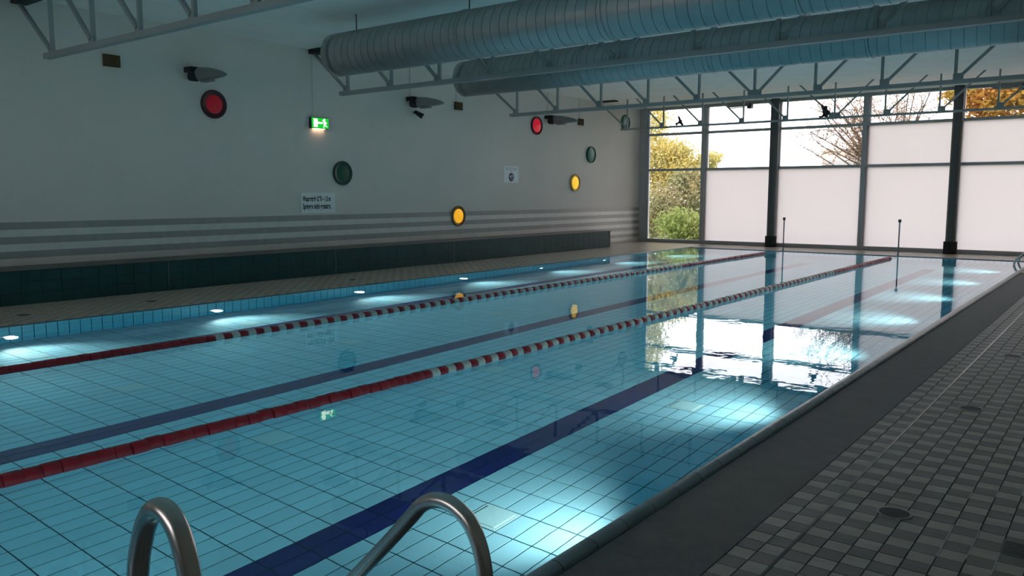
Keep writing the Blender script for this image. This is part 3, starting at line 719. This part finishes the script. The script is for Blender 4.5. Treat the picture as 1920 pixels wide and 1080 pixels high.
# floor drains
def drain(x, y, lab, r=0.075):
    e = tag(empty('floor_drain', (x, y, 0)), lab, 'drain', 'round floor drains')
    MB().lathe([(0, 0.0005), (r, 0.0005), (r, 0.003), (r*0.86, 0.004), (r*0.84, 0.001), (0, 0.001)], n=28).build('rim', M['pole'], e)
    mb = MB()
    for k in range(7):
        yy = -0.048+k*0.016; hw = math.sqrt(max((r*0.8)**2-yy**2, 0.0001)); mb.box((-hw, yy-0.004, 0.001), (hw, yy+0.004, 0.0028))
    mb.build('slats', M['dark'], e); MB().lathe([(0, 0.0015), (r*0.84, 0.0015), (r*0.84, 0.001)], n=28).build('pit', M['black'], e)
drain(-0.78, 3.85, 'round dark floor drain on the chequered deck nearest the viewer')
drain(-0.80, 6.11, 'round floor drain on the chequered deck, second from the viewer')
drain(-0.80, 8.37, 'round floor drain on the chequered deck, farthest of the three')
drain(-10.5, 4.05, 'round floor drain on the bench side deck, near the picture edge')
drain(-10.5, 5.65, 'round floor drain on the bench side deck, second along the bench')
drain(-10.5, 9.2, 'round floor drain on the bench side deck, third along the bench')
e = tag(empty('slot_drain', (-0.26, 3.76, 0)), 'rectangular slotted drain cover at the lower right corner', 'drain')
MB().box((-0.09, -0.09, 0.0003), (0.12, 0.06, 0.002)).build('frame', M['grating'], e)
for k in range(6): MB().box((-0.08, -0.078+k*0.023, 0.002), (0.11, -0.068+k*0.023, 0.0045)).build('slat', M['dark'], e)

# ------------------------------------------------------------------ outside
gd = MB()
for xa, ya, xb, yb in ((-90, YF+0.1, 70, 140), (-90, -70, 70, YN-0.3), (-90, YN-0.3, XL-0.3, YF+0.1), (XR+0.3, YN-0.3, 70, YF+0.1)): gd.face([(xa, ya, -0.25), (xb, ya, -0.25), (xb, yb, -0.25), (xa, yb, -0.25)])
structure(gd.build('ground', M['grass'], fix=False))
structure(MB().box((-30, YF+0.11, -0.5), (20, YF+3.2, -0.12)).build('terrace', M['paving']))
def leaves(cloud, n, size, mat, parent, name='foliage', seed=1):
    rnd = random.Random(seed); mb = MB()
    for i in range(n):
        c, r = rnd.choices([(q[0], q[1]) for q in cloud], [q[2] for q in cloud])[0]
        while True:
            v = Vector((rnd.uniform(-1, 1), rnd.uniform(-1, 1), rnd.uniform(-1, 1)))
            if 0.15 < v.length < 1: break
        v *= (0.55+0.45*rnd.random())
        p = Vector(c)+Vector((v.x*r[0], v.y*r[1], v.z*r[2]))
        a = Vector((rnd.gauss(0, 1), rnd.gauss(0, 1), rnd.gauss(0, 1))).normalized(); b = a.orthogonal().normalized()
        b = (Matrix.Rotation(rnd.uniform(0, 6.28), 3, a) @ b); s = size*rnd.uniform(0.6, 1.3); c2 = a.cross(b)
        mb.face([p-b*s, p+c2*s*0.45, p+b*s, p-c2*s*0.45])
    o = mb.build(name, mat, parent, fix=False); o['kind'] = 'stuff'; return o
def branches(parent, base, height, spread, n, seed, r0=0.12, levels=3, tips=None):
    rnd = random.Random(seed); mb = MB()
    def grow(p, d, ln, r, lv):
        pts = [p]; q = p.copy(); dd = d.copy(); rs = [r]
        for k in range(4):
            dd = (dd+Vector((rnd.gauss(0, 0.10), rnd.gauss(0, 0.10), rnd.gauss(0, 0.06)))).normalized(); q = q+dd*ln/4; pts.append(q.copy()); rs.append(r*(1-0.16*(k+1)))
        mb.tube(pts, rs, 5, caps=False)
        if lv == 0:
            if tips is not None: tips.append(q.copy()); tips.append(pts[2].copy())
            return
        for k in range(n):
            t = rnd.randint(1, 4); ax = Vector((rnd.gauss(0, 1), rnd.gauss(0, 1), rnd.gauss(0, 1))).normalized()
            nd = (dd+ax*spread).normalized(); nd.z = abs(nd.z)*0.8+0.12
            grow(pts[t], nd.normalized(), ln*rnd.uniform(0.5, 0.75), rs[t]*0.55, lv-1)
    grow(Vector(base), Vector((0, 0, 1)), height, r0, levels)
    o = mb.build('trunk_and_branches', M['bark'], parent, fix=False); return o

t1 = tag(empty('leafy_tree', (-15.3, 29.2, -0.25)), 'yellow-green leafy tree outside the leftmost window', 'tree')
def rel(t, cloud): return [((c[0]-t.location.x, c[1]-t.location.y, c[2]-t.location.z), r, w_) for c, r, w_ in cloud]
branches(t1, (0, 0, 0), 2.8, 0.8, 4, 3, 0.14, 3)
leaves(rel(t1, [((-15.3, 29.2, 2.6), (1.6, 1.3, 1.7), 5), ((-13.9, 29.0, 2.3), (1.2, 1.0, 0.85), 2.6), ((-15.6, 29.4, 4.6), (0.95, 0.9, 1.5), 2.0), ((-12.9, 28.9, 2.75), (0.65, 0.5, 0.42), 0.6), ((-17.0, 29.5, 3.2), (1.5, 1.4, 2.2), 2.5), ((-14.4, 29.2, 3.1), (0.9, 0.8, 0.5), 0.8)]), 11000, 0.085, M['leaf_yellow'], t1, seed=4)
t1b = tag(empty('leafy_bush', (-13.0, 26.6, -0.25)), 'bright green bush outside the lower left window', 'bush')
leaves(rel(t1b, [((-12.9, 26.6, 0.35), (1.1, 0.8, 0.75), 3), ((-12.2, 26.4, 0.2), (0.7, 0.6, 0.6), 1.4)]), 3200, 0.075, M['leaf_green'], t1b, seed=5)
MB().tube([(0, 0, 0), (0.1, 0, 0.5), (0.15, 0.05, 0.9)], [0.05, 0.04, 0.02], 6).build('stem', M['bark'], t1b)
t1c = tag(empty('leafy_bush', (-13.6, 28.0, -0.25)), 'grey-green tall shrub between the bright bush and the yellow-green tree', 'bush')
leaves(rel(t1c, [((-13.9, 27.9, 1.1), (1.5, 0.8, 1.1), 3), ((-14.6, 27.9, 0.5), (1.1, 0.8, 0.9), 2), ((-12.6, 27.9, 1.2), (0.9, 0.6, 1.1), 2), ((-13.2, 28.2, 1.9), (1.2, 0.6, 0.7), 2)]), 8000, 0.08, M['leaf_grey'], t1c, seed=6)
MB().tube([(0, 0, 0), (0.1, 0, 0.7), (0.1, 0.05, 1.4)], [0.06, 0.05, 0.02], 6).build('stem', M['bark'], t1c)
t2 = tag(empty('bare_tree', (-7.3, 33.0, -0.25)), 'half bare autumn tree with brownish leaves outside the middle windows', 'tree')
rnd = random.Random(17); mb = MB(); tips = []
mb.tube([(0, 0, 0), (-0.05, 0, 1.2), (-0.1, 0.05, 2.2)], [0.17, 0.13, 0.11], 7)
def limb(a, b, r, sag=0.25):
    a = Vector(a); b = Vector(b); m1 = a.lerp(b, 0.35)+Vector((rnd.gauss(0, 0.1), rnd.gauss(0, 0.1), sag*0.6)); m2 = a.lerp(b, 0.7)+Vector((rnd.gauss(0, 0.1), rnd.gauss(0, 0.1), sag*0.4))
    pts = smooth_path([a, m1, m2, b], 3); mb.tube(pts, [r*(1-0.75*k/(len(pts)-1)) for k in range(len(pts))], 4, caps=False); return pts
for k in range(34):
    ang = rnd.uniform(0, 2*math.pi); rr = rnd.uniform(0.5, 1.0)
    p1 = limb((-0.08, 0.02, rnd.uniform(1.3, 2.2)), (-0.7+2.7*rr*math.cos(ang), 1.2*rr*math.sin(ang), 4.6+rnd.uniform(-1.3, 1.6)), 0.055, 0.1)
    for q in range(8):
        b0 = p1[rnd.randint(3, len(p1)-1)]; p2 = limb(b0, b0+Vector((rnd.gauss(0, 0.55), rnd.gauss(0, 0.4), rnd.uniform(0.0, 0.9))), 0.018, 0.05)
        tips += [p2[-1], p2[len(p2)//2]]
        for w2 in range(2):
            b1 = p2[rnd.randint(2, len(p2)-1)]; p3 = limb(b1, b1+Vector((rnd.gauss(0, 0.25), rnd.gauss(0, 0.2), rnd.uniform(-0.05, 0.4))), 0.009, 0.02); tips.append(p3[-1])
mb.build('trunk_and_branches', M['bark'], t2, fix=False)
leaves([(tuple(p), (0.22, 0.22, 0.2), 1) for p in tips], 7000, 0.045, M['leaf_brown'], t2, seed=8)
t3 = tag(empty('autumn_tree', (-3.4, 30.0, -0.25)), 'orange and yellow autumn tree outside the upper right windows', 'tree')
branches(t3, (0, 0, 0), 3.0, 0.8, 4, 31, 0.16, 3)
leaves(rel(t3, [((-3.9, 30.0, 4.5), (1.3, 1.0, 0.9), 2.5), ((-2.3, 30.0, 4.5), (1.8, 1.3, 1.1), 3), ((-4.9, 30.0, 4.75), (0.65, 0.7, 0.5), 0.7), ((-3.2, 30.0, 3.7), (1.8, 0.8, 0.5), 0.7)]), 5600, 0.10, M['leaf_orange'], t3, seed=10)
hb = tag(empty('distant_building', (-15.9, 60, -0.25)), 'pale beige building far behind the bare tree', 'building')
MB().box((-2.3, 0, 0), (3.6, 6, 4.75)).build('wall', M['facade'], hb)
MB().box((-2.1, -0.4, 0), (3.9, -0.01, 4.1)).build('annex_wall', M['facade_grey'], hb)
MB().box((-2.4, -0.1, 4.75), (3.75, 6.2, 4.9)).build('roof', M['facade'], hb)
